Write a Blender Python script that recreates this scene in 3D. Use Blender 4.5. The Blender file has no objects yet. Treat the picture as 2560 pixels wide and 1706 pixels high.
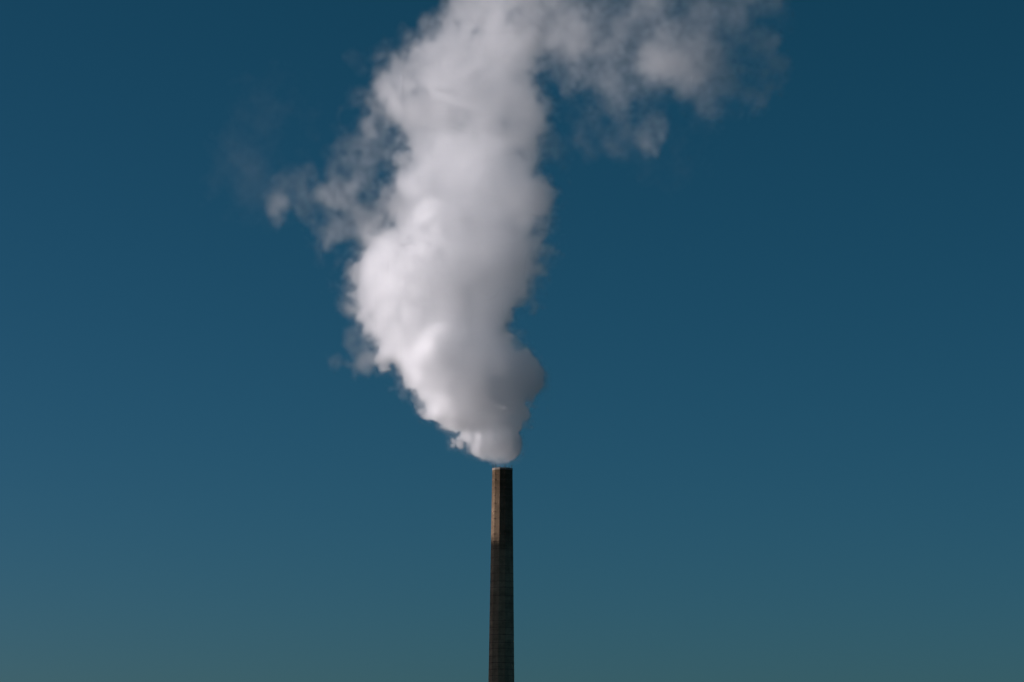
# A tall many-sided brick chimney with a drifting plume of white steam, on a clear day.
import bpy, bmesh, math, random
import numpy as np
from mathutils import Vector, Matrix

random.seed(7)
scene = bpy.context.scene
COL = scene.collection

# ------------------------------------------------------------------ camera
TOP_X, TOP_Z = -1.456, 58.472          # mouth of the chimney (metres)
cam_data = bpy.data.cameras.new("camera")
cam = bpy.data.objects.new("camera", cam_data)
COL.objects.link(cam)
cam_data.sensor_width = 36.0
cam_data.lens = 98.87
cam_data.clip_start = 1.0
cam_data.clip_end = 60000.0
cam.rotation_mode = 'XYZ'
cam.matrix_world = (Matrix.Translation((0.0, -450.0, 1.6))
                    @ Matrix.Rotation(math.radians(90 + 9.8), 4, 'X')
                    @ Matrix.Rotation(math.radians(0.25), 4, 'Z'))
scene.camera = cam

# ------------------------------------------------------------------ sky and sun
SUN_EL, SUN_BEHIND = 12.0, 6.0             # degrees; the sun stands left of the chimney, a little behind it
sx = -math.cos(math.radians(SUN_EL)) * math.cos(math.radians(SUN_BEHIND))
sy = math.cos(math.radians(SUN_EL)) * math.sin(math.radians(SUN_BEHIND))
sz = math.sin(math.radians(SUN_EL))
world = bpy.data.worlds.new("World")
scene.world = world
world.use_nodes = True
nt = world.node_tree
nt.nodes.clear()
sky = nt.nodes.new("ShaderNodeTexSky")
sky.sky_type = 'NISHITA'
sky.sun_disc = False
sky.sun_elevation = math.radians(SUN_EL)
sky.sun_rotation = math.atan2(sx, sy)
sky.altitude = 0.0
sky.air_density = 0.7
sky.dust_density = 0.8
sky.ozone_density = 6.0
bg = nt.nodes.new("ShaderNodeBackground")
bg.inputs["Strength"].default_value = 0.05
out = nt.nodes.new("ShaderNodeOutputWorld")
# the photograph's cool, contrasty film grade, the same all over the sky
sep = nt.nodes.new("ShaderNodeSeparateColor")
com = nt.nodes.new("ShaderNodeCombineColor")
nt.links.new(sky.outputs[0], sep.inputs[0])
for i, (power, scale) in enumerate(((1.6, 0.74), (1.0, 1.0), (1.25, 0.58))):
    p = nt.nodes.new("ShaderNodeMath"); p.operation = 'POWER'; p.inputs[1].default_value = power
    q = nt.nodes.new("ShaderNodeMath"); q.operation = 'MULTIPLY'; q.inputs[1].default_value = scale
    nt.links.new(sep.outputs[i], p.inputs[0])
    nt.links.new(p.outputs[0], q.inputs[0])
    h = nt.nodes.new("ShaderNodeMath"); h.operation = 'MINIMUM'; h.inputs[1].default_value = 16.0   # film shoulder
    nt.links.new(q.outputs[0], h.inputs[0])
    nt.links.new(h.outputs[0], com.inputs[i])
nt.links.new(com.outputs[0], bg.inputs["Color"])
nt.links.new(bg.outputs[0], out.inputs["Surface"])

sun_data = bpy.data.lights.new("sun", 'SUN')
sun_data.energy = 4.6
sun_data.angle = math.radians(0.53)
sun_data.color = (1.0, 0.925, 0.955)
sun = bpy.data.objects.new("sun", sun_data)
COL.objects.link(sun)
sun.rotation_euler = Vector((-sx, -sy, -sz)).to_track_quat('-Z', 'Y').to_euler()

scene.view_settings.view_transform = 'Standard'
scene.view_settings.look = 'None'
scene.view_settings.gamma = 1.0
scene.view_settings.use_curve_mapping = False
scene.view_settings.exposure = 0.0
scene.render.engine = 'CYCLES'
cy = scene.cycles
cy.max_bounces = 64
cy.volume_bounces = 56
cy.diffuse_bounces = 3
cy.transparent_max_bounces = 96
cy.volume_step_rate = 1.0
cy.volume_max_steps = 1024
cy.use_adaptive_sampling = False
cy.sample_clamp_indirect = 20.0
cy.use_denoising = True

# ------------------------------------------------------------------ helpers
def obj(name, bm, mat, parent=None, smooth=False):
    me = bpy.data.meshes.new(name)
    bm.normal_update()
    bm.to_mesh(me)
    bm.free()
    if smooth:
        for p in me.polygons:
            p.use_smooth = True
    me.materials.append(mat)
    o = bpy.data.objects.new(name, me)
    COL.objects.link(o)
    if parent is not None:
        o.parent = parent
    return o

def tag(o, label=None, category=None, kind=None):
    if label: o["label"] = label
    if category: o["category"] = category
    if kind: o["kind"] = kind
    return o

def material(name):
    m = bpy.data.materials.new(name)
    m.use_nodes = True
    t = m.node_tree
    return m, t, t.nodes["Principled BSDF"]

def node(t, kind, **inputs):
    n = t.nodes.new(kind)
    for k, v in inputs.items():
        n.inputs[k].default_value = v
    return n

# ------------------------------------------------------------------ ground
gm, t, b = material("dry_grass")
n1 = node(t, "ShaderNodeTexNoise", Scale=0.02, Detail=8.0)
tc = t.nodes.new("ShaderNodeTexCoord")
cr = t.nodes.new("ShaderNodeValToRGB")
cr.color_ramp.elements[0].color = (0.018, 0.028, 0.014, 1)
cr.color_ramp.elements[1].color = (0.045, 0.05, 0.028, 1)
t.links.new(tc.outputs["Object"], n1.inputs["Vector"])
t.links.new(n1.outputs["Fac"], cr.inputs["Fac"])
t.links.new(cr.outputs["Color"], b.inputs["Base Color"])
b.inputs["Roughness"].default_value = 0.95
bm = bmesh.new()
bmesh.ops.create_grid(bm, x_segments=40, y_segments=40, size=15000.0)
tag(obj("ground", bm, gm), kind="structure")

# ------------------------------------------------------------------ chimney
R_TOP, R_SLOPE = 1.683, 0.0128             # circumradius at the mouth, growth per metre downwards
SIDES = 12
TURN = math.radians(1.0)
def radius(z):                              # z: height above ground
    return R_TOP + (TOP_Z - z) * R_SLOPE
def corner(k, r, z):
    # corner k of the polygon; side 0 faces the viewer
    a = math.radians(-90 + (k - 0.5) * 360 / SIDES) + TURN
    return (r * math.cos(a), r * math.sin(a), z)

def ring_tube(bm, rings, close_top=False):
    """rings: list of (z, r). Twelve-sided skin through them."""
    loops = [[bm.verts.new(corner(k, r, z)) for k in range(SIDES)] for z, r in rings]
    for a, c in zip(loops, loops[1:]):
        for k in range(SIDES):
            bm.faces.new((a[k], a[(k + 1) % SIDES], c[(k + 1) % SIDES], c[k]))
    return loops

bk, t, b = material("weathered_brick")
tc = t.nodes.new("ShaderNodeTexCoord")
uv = t.nodes.new("ShaderNodeUVMap")
brick = node(t, "ShaderNodeTexBrick", Scale=1.0)
brick.inputs["Color1"].default_value = (0.42, 0.32, 0.205, 1)
brick.inputs["Color2"].default_value = (0.34, 0.255, 0.16, 1)
brick.inputs["Mortar"].default_value = (0.33, 0.28, 0.20, 1)
brick.inputs["Mortar Size"].default_value = 0.006
brick.inputs["Brick Width"].default_value = 0.24
brick.inputs["Row Height"].default_value = 0.083
t.links.new(uv.outputs[0], brick.inputs["Vector"])

def scaled_noise(scale, sc, detail=6.0, rough=0.6):
    mp = node(t, "ShaderNodeMapping")
    mp.inputs["Scale"].default_value = sc
    n = node(t, "ShaderNodeTexNoise", Scale=scale, Detail=detail, Roughness=rough)
    t.links.new(tc.outputs["Object"], mp.inputs["Vector"])
    t.links.new(mp.outputs[0], n.inputs["Vector"])
    return n.outputs["Fac"]
def m_(op, a, b_, c=None):
    n = t.nodes.new("ShaderNodeMath"); n.operation = op
    for i, v in enumerate((a, b_, c)):
        if v is None: continue
        if isinstance(v, (int, float)): n.inputs[i].default_value = v
        else: t.links.new(v, n.inputs[i])
    return n.outputs[0]
def tint(colour, fac, blend='MULTIPLY', by=None):
    n = t.nodes.new("ShaderNodeMix"); n.data_type = 'RGBA'; n.blend_type = blend
    if isinstance(fac, (int, float)): n.inputs["Factor"].default_value = fac
    else: t.links.new(fac, n.inputs["Factor"])
    t.links.new(colour, n.inputs["A"])
    if isinstance(by, tuple): n.inputs["B"].default_value = by
    else: t.links.new(by, n.inputs["B"])
    return n.outputs["Result"]
# sunlit upper shaft painted darker, to soften the break with the shaded part below
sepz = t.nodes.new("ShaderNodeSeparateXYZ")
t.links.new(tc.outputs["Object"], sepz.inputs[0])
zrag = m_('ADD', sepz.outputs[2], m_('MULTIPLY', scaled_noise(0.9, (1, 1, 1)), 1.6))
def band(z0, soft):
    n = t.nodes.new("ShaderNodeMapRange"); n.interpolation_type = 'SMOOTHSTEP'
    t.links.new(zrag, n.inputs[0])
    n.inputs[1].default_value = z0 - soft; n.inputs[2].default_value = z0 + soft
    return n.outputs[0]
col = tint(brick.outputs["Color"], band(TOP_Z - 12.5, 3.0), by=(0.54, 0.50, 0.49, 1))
col = tint(col, m_('MULTIPLY', band(TOP_Z - 3.4, 2.2), 0.85), by=(0.52, 0.50, 0.45, 1))  # browner and darker still in the few metres below the mouth
cr = t.nodes.new("ShaderNodeValToRGB")
cr.color_ramp.elements[0].position = 0.30
cr.color_ramp.elements[0].color = (0.55, 0.53, 0.48, 1)
cr.color_ramp.elements[1].position = 0.70
cr.color_ramp.elements[1].color = (1.25, 1.2, 1.15, 1)
t.links.new(scaled_noise(0.5, (1, 1, 1.6), 7.0, 0.7), cr.inputs["Fac"])
col = tint(col, 1.0, by=cr.outputs["Color"])
# rain streaks
cr = t.nodes.new("ShaderNodeValToRGB")
cr.color_ramp.elements[0].position = 0.35
cr.color_ramp.elements[0].color = (0.7, 0.7, 0.68, 1)
cr.color_ramp.elements[1].position = 0.6
cr.color_ramp.elements[1].color = (1.08, 1.05, 1.02, 1)
t.links.new(scaled_noise(2.2, (1, 1, 0.08), 4.0), cr.inputs["Fac"])
col = tint(col, 0.55, by=cr.outputs["Color"])
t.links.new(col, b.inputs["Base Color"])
b.inputs["Roughness"].default_value = 0.95
b.inputs["Specular IOR Level"].default_value = 0.2
bump = node(t, "ShaderNodeBump", Strength=0.5, Distance=0.02)
t.links.new(brick.outputs["Fac"], bump.inputs["Height"])
bump.invert = True
t.links.new(bump.outputs[0], b.inputs["Normal"])

ironm, t, b = material("rusted_iron")
n1 = node(t, "ShaderNodeTexNoise", Scale=1.6, Detail=5.0)
tc = t.nodes.new("ShaderNodeTexCoord")
t.links.new(tc.outputs["Object"], n1.inputs["Vector"])
cr = t.nodes.new("ShaderNodeValToRGB")
cr.color_ramp.elements[0].position = 0.35
cr.color_ramp.elements[0].color = (0.12, 0.08, 0.055, 1)
cr.color_ramp.elements[1].position = 0.65
cr.color_ramp.elements[1].color = (0.22, 0.13, 0.09, 1)
t.links.new(n1.outputs["Fac"], cr.inputs["Fac"])
t.links.new(cr.outputs["Color"], b.inputs["Base Color"])
b.inputs["Roughness"].default_value = 0.85
b.inputs["Specular IOR Level"].default_value = 0.2

rodm, t, b = material("dark_copper")
b.inputs["Base Color"].default_value = (0.03, 0.03, 0.028, 1)
b.inputs["Roughness"].default_value = 0.6

capm, t, b = material("sooty_concrete")
n1 = node(t, "ShaderNodeTexNoise", Scale=2.0, Detail=5.0)
cr = t.nodes.new("ShaderNodeValToRGB")
cr.color_ramp.elements[0].color = (0.13, 0.105, 0.085, 1)
cr.color_ramp.elements[1].color = (0.34, 0.28, 0.22, 1)
t.links.new(n1.outputs["Fac"], cr.inputs["Fac"])
t.links.new(cr.outputs["Color"], b.inputs["Base Color"])
b.inputs["Roughness"].default_value = 0.9

chimney = bpy.data.objects.new("chimney", None)
COL.objects.link(chimney)
chimney.location = (TOP_X, 0.0, 0.0)
tag(chimney, "tall tapering many-sided brick chimney with rusty hoops, steam pouring from its mouth", "chimney")

# shaft: a brick skin with uneven courses, wall thickness and a flue
CAP = 0.34
bm = bmesh.new()
zs = [0.0] + [3.0 + i * 1.0 for i in range(int(TOP_Z - CAP - 3.0) + 1)]
if zs[-1] < TOP_Z - CAP - 0.05: zs.append(TOP_Z - CAP)
rings = [(z, radius(z) + (0.0 if i in (0, len(zs) - 1) else random.uniform(-0.008, 0.008))) for i, z in enumerate(zs)]
loops = ring_tube(bm, rings)
uvl = bm.loops.layers.uv.new("UVMap")
for f in bm.faces:
    f.normal_update()
    tdir = Vector((-f.normal.y, f.normal.x, 0)).normalized()
    for l in f.loops:
        l[uvl].uv = (l.vert.co.dot(tdir) + 7.3, l.vert.co.z)
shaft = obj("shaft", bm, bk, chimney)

bm = bmesh.new()
ring_tube(bm, [(TOP_Z - 12.0, 1.15), (TOP_Z - 0.03, 1.15)])
bmesh.ops.reverse_faces(bm, faces=bm.faces)
obj("flue_lining", bm, capm, chimney)

bm = bmesh.new()
ring_tube(bm, [(TOP_Z - CAP, radius(TOP_Z) - 0.05), (TOP_Z - CAP, radius(TOP_Z) + 0.035), (TOP_Z - 0.06, radius(TOP_Z) + 0.03),
                  (TOP_Z, radius(TOP_Z) - 0.03), (TOP_Z, 1.16), (TOP_Z - CAP, 1.16)])
obj("cap", bm, capm, chimney)

hoops = []
z = TOP_Z - 0.95
while z > 20.0:
    hoops.append((z, True))
    depth = TOP_Z - z
    if 3.0 < depth < 11.0:
        hoops.append((z - 0.6, False))
    z -= 1.19 + random.uniform(-0.22, 0.22)
for z, lug in hoops:
    r = radius(z)
    h = (0.085 if lug else 0.06) * random.uniform(0.7, 1.2)
    bm = bmesh.new()
    ring_tube(bm, [(z - h / 2, r - 0.01), (z - h / 2, r + 0.016), (z + h / 2, r + 0.016), (z + h / 2, r - 0.01)])
    hoop = obj("iron_hoop", bm, ironm, chimney)
    if lug:
        for k in (11, 1):                    # tensioning lugs on the two corners that show
            mid = Vector(corner(k, r + 0.02, z))
            nn = Vector((mid.x, mid.y, 0)).normalized()
            tx = Vector((-nn.y, nn.x, 0))
            k_ = random.uniform(0.3, 0.65)
            out_ = [(-0.20, 0.10), (-0.07, 0.10), (-0.07, 0.04), (0.07, 0.04), (0.07, 0.10), (0.20, 0.10),
                    (0.20, -0.10), (0.07, -0.10), (0.07, -0.04), (-0.07, -0.04), (-0.07, -0.10), (-0.20, -0.10)]
            bm = bmesh.new()
            lo_, hi_ = ([bm.verts.new(mid + tx * (u * k_) + Vector((0, 0, v * k_)) + nn * d) for u, v in out_] for d in (-0.01, 0.11))
            bm.faces.new(hi_); bm.faces.new(list(reversed(lo_)))
            for i in range(12):
                bm.faces.new((lo_[i], lo_[(i + 1) % 12], hi_[(i + 1) % 12], hi_[i]))
            bmesh.ops.recalc_face_normals(bm, faces=bm.faces)
            obj("lug", bm, ironm, hoop)

for k in (1, 3, 5, 7, 8, 9, 10, 11):
    x, y, _ = corner(k, radius(TOP_Z) - 0.13, 0)
    h = random.uniform(0.5, 0.8)
    bm = bmesh.new()
    segs = 8
    rr = [(TOP_Z - 0.02, 0.05), (TOP_Z + h * 0.85, 0.04), (TOP_Z + h, 0.004)]
    loops = [[bm.verts.new((x + r_ * math.cos(2 * math.pi * i / segs), y + r_ * math.sin(2 * math.pi * i / segs), z_)) for i in range(segs)] for z_, r_ in rr]
    for a, c in zip(loops, loops[1:]):
        for i in range(segs):
            bm.faces.new((a[i], a[(i + 1) % segs], c[(i + 1) % segs], c[i]))
    obj("lightning_rod", bm, rodm, chimney)

# ------------------------------------------------------------------ added shadow tower
# unseen tower, added left of the frame to throw shade on the lower chimney
tower = bpy.data.objects.new("shadow_tower", None)
COL.objects.link(tower)
tower.location = (-258.6, 25.0, 0.0)
tag(tower, "unseen pale concrete tower with a waisted shell, added to shade the lower chimney", "added shadow caster")
conc, t, b = material("tower_concrete")
n1 = node(t, "ShaderNodeTexNoise", Scale=0.15, Detail=6.0)
tc = t.nodes.new("ShaderNodeTexCoord")
mp = node(t, "ShaderNodeMapping")
mp.inputs["Scale"].default_value = (1.0, 1.0, 0.12)
t.links.new(tc.outputs["Object"], mp.inputs["Vector"])
t.links.new(mp.outputs[0], n1.inputs["Vector"])
cr = t.nodes.new("ShaderNodeValToRGB")
cr.color_ramp.elements[0].color = (0.22, 0.21, 0.19, 1)
cr.color_ramp.elements[1].color = (0.38, 0.36, 0.33, 1)
t.links.new(n1.outputs["Fac"], cr.inputs["Fac"])
t.links.new(cr.outputs["Color"], b.inputs["Base Color"])
b.inputs["Roughness"].default_value = 0.9
T_H = 95.6
def tower_r(z):
    return math.sqrt(26.0 ** 2 + ((z - 75.0) * 0.52) ** 2)
def turned(name, prof, mat, parent, n=64):
    bm = bmesh.new()
    loops = [[bm.verts.new((r * math.cos(2 * math.pi * i / n), r * math.sin(2 * math.pi * i / n), z)) for i in range(n)] for z, r in prof]
    for a, c in zip(loops, loops[1:]):
        for i in range(n):
            bm.faces.new((a[i], a[(i + 1) % n], c[(i + 1) % n], c[i]))
    return obj(name, bm, mat, parent, smooth=True)
zs_ = [7.0 + (T_H - 8.2) / 24 * i for i in range(25)]
turned("shell", [(z, tower_r(z)) for z in zs_] + [(z, tower_r(z) - 0.6) for z in reversed(zs_)] + [(7.0, tower_r(7.0))], conc, tower)
rim_r = tower_r(T_H)
turned("rim", [(T_H - 1.2, rim_r - 0.8), (T_H - 1.2, rim_r + 0.5), (T_H, rim_r + 0.5), (T_H, rim_r - 0.8), (T_H - 1.2, rim_r - 0.8)], conc, tower)
for i in range(24):
    a0, a1 = 2 * math.pi * i / 24, 2 * math.pi * (i + 0.5) / 24
    r0, r1 = tower_r(0.0), tower_r(7.0) - 0.3
    p0, p1 = Vector((r0 * math.cos(a0), r0 * math.sin(a0), 0)), Vector((r1 * math.cos(a1), r1 * math.sin(a1), 7.1))
    d = (p1 - p0).normalized(); u = d.cross(Vector((0, 0, 1))).normalized(); v = d.cross(u)
    bm = bmesh.new()
    lo_, hi_ = ([bm.verts.new(p + u * (0.4 * sx_) + v * (0.4 * sy_)) for sx_, sy_ in ((-1, -1), (1, -1), (1, 1), (-1, 1))] for p in (p0, p1))
    bm.faces.new(lo_); bm.faces.new(list(reversed(hi_)))
    for k in range(4):
        bm.faces.new((lo_[k], hi_[k], hi_[(k + 1) % 4], lo_[(k + 1) % 4]))
    bmesh.ops.recalc_face_normals(bm, faces=bm.faces)
    obj("column", bm, conc, tower)

# ------------------------------------------------------------------ steam plume
# Everything below is in metres from the chimney's mouth: x to the right, y away from the viewer, z up.
PROFILE = [
    (0.16,0.07,1.26), (0.81,-0.66,2.21), (1.37,-0.98,2.74), (3.36,-1.6,3.79), (5.14,-1.63,4.39), (6.2,-1.88,4.78),
    (7.27,-2.47,5.73), (8.21,-3.84,7.31), (9.78,-4.54,8.02), (11.56,-4.92,9.05), (13.35,-4.74,9.65), (15.14,-5.34,10.26),
    (16.58,-6.78,10.94), (18.01,-8.37,11.12), (19.81,-9.67,11.37), (21.97,-10.45,11.31), (24.12,-10.7,11.28), (26.28,-10.77,11.93),
    (28.09,-10.24,13.39), (30.25,-9.5,14.64), (32.42,-8.75,15.19), (34.23,-8.18,15.34), (36.4,-7.5,14.75), (38.21,-6.83,14.01),
    (40.02,-6.47,13.66), (41.84,-6.32,13.39), (43.66,-6.32,12.97), (45.85,-6.75,13.12), (48.04,-6.74,12.56), (50.23,-6.53,11.79),
    (52.43,-6.34,11.47), (54.64,-6.02,11.88), (56.48,-5.52,12.67), (58.32,-5.62,13.65), (60.18,-6.76,14.66), (62.03,-7.37,14.42),
    (63.87,-7.23,13.43), (65.72,-6.51,12.43), (67.56,-5.82,12.04), (69.41,-4.38,11.33), (71.26,-3.04,10.87), (73.12,-1.85,10.27),
    (74.98,-0.98,9.7), (76.84,-0.18,9.05), (78.33,0.44,8.59), (81.31,1.79,7.77), (85.06,3.43,7.24), (89.57,5.63,7.25),
]        # (height, middle x, half width) of the dense column
PUFFS = [
    (13.14,15.89,78.36,6.62,1.0), (10.82,14.22,71.75,4.18,0.8), (13.44,16.17,69.2,3.83,0.6), (18.01,19.5,68.92,5.22,1.1), (18.36,19.78,65.52,3.48,0.5), (24.41,22,62.21,3.48,0.5),
    (24.75,22,59.51,2.23,0.4), (14.5,17.0,59.46,4.18,0.35), (20.77,21.44,74.48,6.27,0.8), (26.08,22,75.39,6.27,0.7), (30.68,22,80.06,6.27,0.7), (34.4,22,76.14,5.57,0.45),
    (39.77,22,81.58,5.57,0.6), (30.54,22,70.7,4.18,0.225), (30.87,22,67.21,2.79,0.35), (37.36,22,73.01,4.87,0.4), (41.19,22,76.11,4.18,0.35), (40.34,22,70.66,3.13,0.35),
    (43.32,22,69.09,3.13,0.525), (46.39,22,72.19,2.79,0.6), (47.48,22,69.85,2.44,0.45), (45.53,22,66.76,1.74,0.4), (45.27,22,64.82,1.39,0.15), (21.61,22.0,80.1,5.57,0.6),
    (6.86,0.0,53.79,3.48,0.4), (8.27,0.0,51.58,2.79,0.25), (6.47,0.0,48.66,2.09,0.25), (24.69,22,84.79,4.18,0.4), (35.29,22,84.74,6.27,0.6), (10.95,14.22,88.7,9.75,1.0),
    (26.3,22,91.86,9.05,0.6), (41.44,22,90.21,6.96,0.5), (-16.08,0.0,72.02,3.13,0.6), (-14.99,0.0,69.41,2.09,0.3), (-19.66,0.0,66.46,2.44,0.4), (-22.87,0.0,62.4,2.44,0.8),
    (-21.78,0.0,59.07,2.79,0.6), (-19.65,0.0,63.5,2.79,1.0), (-24.7,0.0,68.71,1.74,0.15), (-21.05,0.0,54.65,2.79,0.5), (-23.9,0.0,53.93,3.13,0.35), (-26.03,0.0,51.0,2.44,0.35),
    (-22.1,0.0,50.25,2.79,0.5), (-25.3,0.0,47.34,2.79,0.4), (-24.21,0.0,44.41,3.13,0.6), (-21.71,0.0,43.67,3.13,0.81), (-18.87,0.0,45.12,3.13,1.01), (-25.26,0.0,40.77,2.79,0.4),
    (-23.11,0.0,38.58,2.79,0.6), (-25.59,0.0,36.41,2.09,0.81), (-27.36,0.0,34.97,1.53,0.4), (-30.25,0.0,41.52,1.74,0.3), (-29.51,0.0,38.25,1.74,0.25), (-35.61,0.0,43.37,2.65,0.42),
    (-37.38,0.0,42.28,2.09,0.3), (-33.14,0.0,45.91,2.09,0.15), (-29.85,0.0,34.98,2.09,0.15), (-39.57,0.0,47.4,4.18,0.06), (-21.63,0.0,24.12,2.09,0.5), (-23.73,0.0,20.54,1.74,0.4),
    (-26.53,0.0,15.54,1.53,0.3), (-24.07,0.0,16.25,1.39,0.25), (-21.6,0.0,17.67,2.09,0.6), (-24.48,0.0,28.45,0.84,0.2), (8.62,12.56,77.42,5.57,0.9), (8.58,12.56,72.06,4.18,0.8),
    (10.89,14.22,80.2,6.27,0.9), (16.94,18.67,76.82,6.27,0.8), (23.02,22,71.51,4.87,0.6), (28.36,22,76.16,5.57,0.6), (36.69,22,77.69,5.57,0.5), (22.4,22,83.23,6.27,0.6),
    (42.77,22,80.0,3.48,0.3), (41.03,22,67.55,4.87,0.1), (33.44,22,62.94,6.27,0.08), (22.12,22,58.75,5.22,0.06), (28.88,22,59.1,6.27,0.05), (4.92,0.0,27.6,1.74,0.8),
    (6.37,0.0,32.65,1.53,0.6), (7.62,0.0,39.53,1.04,0.5), (6.0,0.0,30.48,1.39,0.5), (4.21,0.0,26.88,1.25,0.6), (-20.35,0.0,59.8,3.13,1.0), (-19.64,0.0,62.39,2.44,0.8),
    (-42.5,0.0,54.01,7.66,0.05), (-40.26,0.0,45.21,7.66,0.06), (-38.28,0.0,60.62,8.36,0.04), (22.56,22,64.15,3.48,0.45), (24.02,22,61.05,3.13,0.3), (20.63,21.44,62.09,4.18,0.3),
    (29.05,22,71.49,5.57,0.2), (35.1,22,73.02,5.57,0.175), (38.05,22,69.12,4.87,0.25), (32.74,22,66.81,4.18,0.2), (-32.77,0.0,44.3,2.79,0.22), (-30.62,0.0,42.98,2.79,0.25),
    (-27.74,0.0,38.6,2.44,0.25), (-34.53,0.0,42.27,2.44,0.18),
]            # (x, y, z, radius, optical depth) of the thin clouds torn off the column

VOX = 0.25
LO = np.array([-54.0, -19.0, -0.6], dtype=np.float32)
HI = np.array([52.0, 33.0, 92.0], dtype=np.float32)
N = np.ceil((HI - LO) / VOX).astype(int) + 1
HI = LO + (N - 1) * VOX
rng = np.random.default_rng(3)

def spline_matrix(n, step):
    """n samples of a cubic B-spline whose knots lie `step` samples apart."""
    x = np.arange(n, dtype=np.float32) / step
    i = np.floor(x).astype(int)
    f = x - i
    M = np.zeros((n, i.max() + 5), dtype=np.float32)
    rows = np.arange(n)
    M[rows, i] = (1 - f) ** 3 / 6
    M[rows, i + 1] = (3 * f ** 3 - 6 * f ** 2 + 4) / 6
    M[rows, i + 2] = (-3 * f ** 3 + 3 * f ** 2 + 3 * f + 1) / 6
    M[rows, i + 3] = f ** 3 / 6
    return M

def noise(size, stretch=(1, 1, 1)):
    """Smooth noise of about unit deviation with features `size` metres across."""
    Ms = [spline_matrix(int(n), max(size * s / VOX, 1.0)) for n, s in zip(N, stretch)]
    L = rng.standard_normal([M.shape[1] for M in Ms]).astype(np.float32)
    a = np.tensordot(Ms[0], L, axes=(1, 0))
    a = np.tensordot(a, Ms[1], axes=(1, 1))      # -> x, z, y
    a = np.tensordot(a, Ms[2], axes=(1, 1))      # -> x, y, z
    return a / 0.33

def smooth(a, b, x):
    u = np.clip((x - a) / (b - a), 0, 1)
    return u * u * (3 - 2 * u)

X = (LO[0] + VOX * np.arange(N[0], dtype=np.float32))[:, None, None]
Y = (LO[1] + VOX * np.arange(N[1], dtype=np.float32))[None, :, None]
Z = (LO[2] + VOX * np.arange(N[2], dtype=np.float32))[None, None, :]
zz = Z[0, 0]
grow = np.clip(0.25 + zz / 30.0, 0.25, 1.0)[None, None, :]     # eddies grow with height

n5, n25, n12, n06 = noise(5.0), noise(2.4), noise(1.2), noise(0.62)
wx = (1.0 * noise(7.0) + 0.45 * noise(3.0)) * grow
wy = (1.0 * noise(7.0) + 0.45 * noise(3.0)) * grow
wz = (0.8 * noise(7.0) + 0.40 * noise(3.0)) * grow
Xw, Yw, Zw = X + wx, Y + wy, Z + wz
del wx, wy, wz

pz = np.array([p[0] for p in PROFILE], dtype=np.float32)
pc = np.array([p[1] for p in PROFILE], dtype=np.float32)
pw = np.array([p[2] for p in PROFILE], dtype=np.float32)
DRIFT_A = 0.0
def drift(z):                               # how far the column has blown away from (+) or towards (-) the viewer
    return DRIFT_A * z
cx_ = np.interp(Zw, pz, pc).astype(np.float32)
w_ = np.interp(Zw, pz, pw).astype(np.float32)
ex = (Xw - cx_) / w_
ey = (Yw - drift(Zw)) / (0.9 * w_)
f = w_ * (1 - np.sqrt(ex * ex + ey * ey))   # metres inside the column's skin
f = np.where(Zw < pz[0], -9.0, f)
del ex, ey, cx_
# cauliflower: rounded bumps between sharp creases, and a thin frayed fringe round them
puffy = (0.75 * (np.abs(n5) - 0.75) + 0.75 * (np.abs(n25) - 0.75) + 0.6 * (np.abs(n12) - 0.75) + 0.36 * (np.abs(n06) - 0.75))
f = f + puffy * np.minimum(1.0, 0.24 * w_ + 0.1) * 1.35
fbm = 0.50 * n5 + 0.50 * n25 + 0.40 * n12 + 0.30 * n06
edge = np.interp(zz, [0, 8, 16, 30, 75], [0.5, 0.7, 1.2, 2.6, 4.5]).astype(np.float32)[None, None, :]
peak = np.interp(zz, [0, 0.6, 1.0, 1.8, 4, 12, 22, 50, 80], [0.015, 0.04, 0.16, 0.75, 1.4, 1.3, 0.66, 0.34, 0.26]).astype(np.float32)[None, None, :]
f = f + 0.3 * edge + np.interp(zz, [1.5, 5], [0.2, 0]).astype(np.float32)[None, None, :]
rho = peak * np.clip(f / edge, 0, 1) ** 1.4 * np.clip(1.0 + 0.45 * n25 + 0.4 * n12 + 0.3 * n06, 0.12, 3.0)
fine = smooth(-0.1, 1.2, 0.55 * n25 + 0.5 * n12 + 0.4 * n06)
rho += peak * 0.14 * smooth(-2.2 , 0.3, f / np.minimum(1.0, 0.18 * w_ + 0.1)) * fine * (Zw > pz[0] + 1.0)
del f, w_, fine

thin = np.zeros_like(rho)
k3, k4 = noise(1.8, (1, 1, 1.15)), noise(0.9, (1, 1, 1.15))
m25, m12 = noise(2.6, (0.9, 0.9, 1.25)), noise(1.3, (0.9, 0.9, 1.25))
Xw = Xw + 0.75 * k3 + 0.3 * k4
Yw = Yw + 0.75 * np.roll(k3, 41, 0) + 0.3 * np.roll(k4, 41, 0)
Zw = Zw + 0.75 * np.roll(k3, 97, 0) + 0.3 * np.roll(k4, 97, 0)
shred = smooth(-1.8, 1.7, 0.5 * n5 + 0.75 * m25 + 0.45 * m12 + 0.2 * n06)
del k3, k4
for (px, py, pz_, pr, tau) in PUFFS:
    m = pr * 1.5 + 3.5
    i0 = np.maximum(((np.array([px, py, pz_]) - m - LO) / VOX).astype(int), 0)
    i1 = np.minimum(((np.array([px, py, pz_]) + m - LO) / VOX).astype(int) + 1, N)
    if np.any(i1 <= i0):
        continue
    s = tuple(slice(a, c) for a, c in zip(i0, i1))
    d = np.sqrt((Xw[s] - px) ** 2 + (Yw[s] - py) ** 2 + (Zw[s] - pz_) ** 2) / pr
    thin[s] += tau / pr * 0.78 * smooth(-0.35, 1.05, 1.05 - d + 0.26 * fbm[s])
rho = rho + thin * (0.3 + 0.95 * shred)
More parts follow.
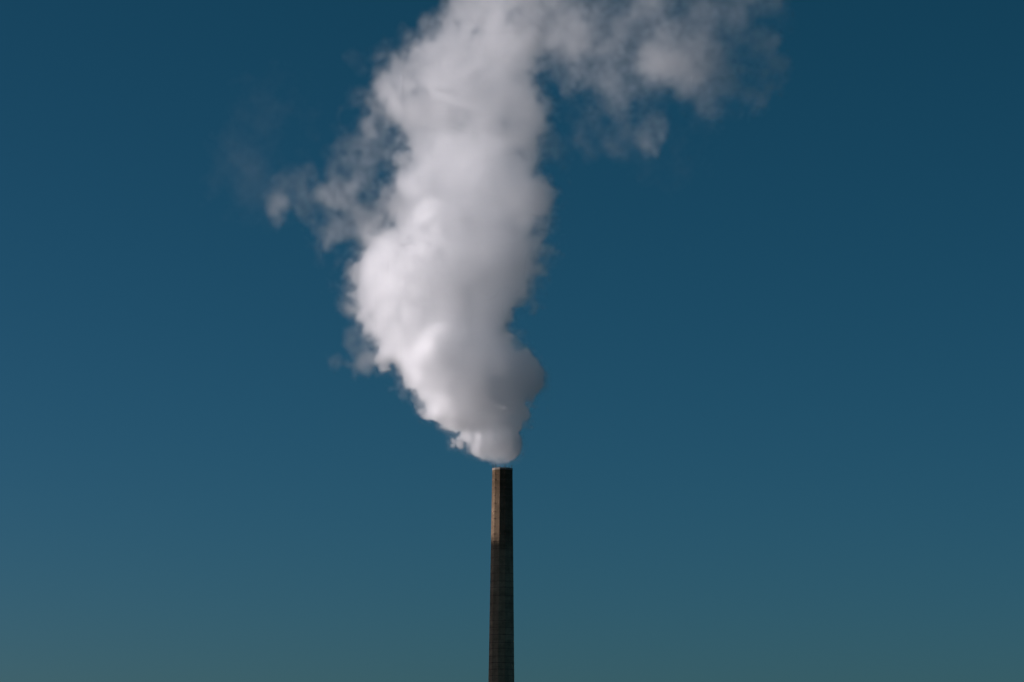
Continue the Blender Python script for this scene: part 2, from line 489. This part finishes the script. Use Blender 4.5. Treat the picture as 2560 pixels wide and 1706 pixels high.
fade = (smooth(LO[0], LO[0] + 4, X) * smooth(-HI[0], -HI[0] + 4, -X) * smooth(LO[1], LO[1] + 3, Y)
        * smooth(-HI[1], -HI[1] + 3, -Y) * smooth(-HI[2], -HI[2] + 8, -Z))
rho = (rho * fade).astype(np.float32)
rho[rho < 0.003] = 0.0
del Xw, Yw, Zw, thin, fbm, shred, puffy, fade, n5, n25, n12, n06

sm, t, b = material("steam")
t.nodes.remove(b)
pv = t.nodes.new("ShaderNodeVolumePrincipled")
pv.inputs["Color"].default_value = (1.0, 1.0, 1.0, 1)
pv.inputs["Density"].default_value = 1.0
pv.inputs["Anisotropy"].default_value = 0.78
t.links.new(pv.outputs[0], t.nodes["Material Output"].inputs["Volume"])

me = bpy.data.meshes.new("smoke_plume")
# the outline of the denser steam as a closed skin, a barely visible surface added round the volume
import openvdb
half = rho[:N[0] // 2 * 2, :N[1] // 2 * 2, :N[2] // 2 * 2].reshape(N[0] // 2, 2, N[1] // 2, 2, N[2] // 2, 2).mean((1, 3, 5))
for _ in range(2):                          # round off the finest shreds and bubbles
    for ax in range(3):
        half = (np.roll(half, 1, ax) + 2 * half + np.roll(half, -1, ax)) / 4
vg = openvdb.FloatGrid(0.0)
vg.copyFromArray(np.ascontiguousarray(-half))
hp, hq = vg.convertToQuads(-0.035)
hp = (LO + (hp * 2 + 0.5) * VOX).astype(np.float32)
n_skin = len(hp)
me.from_pydata(hp.tolist(), [], hq.tolist())
me.vertices.add(int(rho.size))
at = me.attributes.new("steam", 'FLOAT', 'POINT')
at.data.foreach_set("value", np.concatenate([np.zeros(n_skin, dtype=np.float32), rho.ravel()]))
film, t, b = material("outline_skin")
t.nodes.remove(b)
mix = node(t, "ShaderNodeMixShader", Fac=0.992)
dif = t.nodes.new("ShaderNodeBsdfDiffuse")
dif.inputs["Color"].default_value = (0.8, 0.8, 0.8, 1)
tr = t.nodes.new("ShaderNodeBsdfTransparent")
t.links.new(dif.outputs[0], mix.inputs[1])
t.links.new(tr.outputs[0], mix.inputs[2])
t.links.new(mix.outputs[0], t.nodes["Material Output"].inputs["Surface"])
me.materials.append(film)
plume = bpy.data.objects.new("smoke_plume", me)
COL.objects.link(plume)
plume.location = (TOP_X, 0.0, TOP_Z)
tag(plume, "billowing white steam plume rising from the chimney mouth and drifting apart", "smoke plume", "thing")

g = bpy.data.node_groups.new("steam_grid", 'GeometryNodeTree')
g.interface.new_socket("Geometry", in_out='INPUT', socket_type='NodeSocketGeometry')
g.interface.new_socket("Geometry", in_out='OUTPUT', socket_type='NodeSocketGeometry')
gi, go = g.nodes.new("NodeGroupInput"), g.nodes.new("NodeGroupOutput")
pos = g.nodes.new("GeometryNodeInputPosition")
def vmath(op, a, bvec):
    n = g.nodes.new("ShaderNodeVectorMath"); n.operation = op
    g.links.new(a, n.inputs[0]); n.inputs[1].default_value = bvec
    return n.outputs[0]
def fmath(op, a, b_):
    n = g.nodes.new("ShaderNodeMath"); n.operation = op
    for i, v in enumerate((a, b_)):
        if isinstance(v, (int, float)): n.inputs[i].default_value = v
        else: g.links.new(v, n.inputs[i])
    return n.outputs[0]
def imath(op, a, b_):
    n = g.nodes.new("FunctionNodeIntegerMath"); n.operation = op
    for i, v in enumerate((a, b_)):
        if isinstance(v, int): n.inputs[i].default_value = v
        else: g.links.new(v, n.inputs[i])
    return n.outputs[0]
rel = vmath('SUBTRACT', pos.outputs[0], tuple(float(v) for v in LO))
rel = vmath('MULTIPLY', rel, tuple(float((n - 1) / (h - l)) for n, h, l in zip(N, HI, LO)))
sep = g.nodes.new("ShaderNodeSeparateXYZ"); g.links.new(rel, sep.inputs[0])
ii = []
for a in range(3):
    fi = g.nodes.new("FunctionNodeFloatToInt"); fi.rounding_mode = 'ROUND'
    g.links.new(sep.outputs[a], fi.inputs[0]); ii.append(fi.outputs[0])
idx = imath('ADD', imath('ADD', imath('MULTIPLY', imath('ADD', imath('MULTIPLY', ii[0], int(N[1])), ii[1]), int(N[2])), ii[2]), n_skin)
na = g.nodes.new("GeometryNodeInputNamedAttribute"); na.data_type = 'FLOAT'; na.inputs["Name"].default_value = "steam"
si = g.nodes.new("GeometryNodeSampleIndex"); si.data_type = 'FLOAT'; si.domain = 'POINT'; si.clamp = True
g.links.new(gi.outputs[0], si.inputs["Geometry"])
g.links.new(na.outputs["Attribute"], si.inputs["Value"])
g.links.new(idx, si.inputs["Index"])
vc = g.nodes.new("GeometryNodeVolumeCube")
g.links.new(si.outputs["Value"], vc.inputs["Density"])
vc.inputs["Min"].default_value = tuple(float(v) for v in LO)
vc.inputs["Max"].default_value = tuple(float(v) for v in HI)
for a, k in enumerate(("Resolution X", "Resolution Y", "Resolution Z")):
    vc.inputs[k].default_value = int(N[a])
st = g.nodes.new("GeometryNodeSetMaterial"); st.inputs["Material"].default_value = sm
g.links.new(vc.outputs[0], st.inputs[0])
ix = g.nodes.new("GeometryNodeInputIndex")
cmp_ = g.nodes.new("FunctionNodeCompare"); cmp_.data_type = 'INT'; cmp_.operation = 'GREATER_EQUAL'
g.links.new(ix.outputs[0], cmp_.inputs[2]); cmp_.inputs[3].default_value = n_skin
dl = g.nodes.new("GeometryNodeDeleteGeometry"); dl.domain = 'POINT'
g.links.new(gi.outputs[0], dl.inputs["Geometry"])
g.links.new(cmp_.outputs[0], dl.inputs["Selection"])
jn = g.nodes.new("GeometryNodeJoinGeometry")
g.links.new(st.outputs[0], jn.inputs[0])
g.links.new(dl.outputs[0], jn.inputs[0])
g.links.new(jn.outputs[0], go.inputs[0])
md = plume.modifiers.new("steam_grid", 'NODES')
md.node_group = g
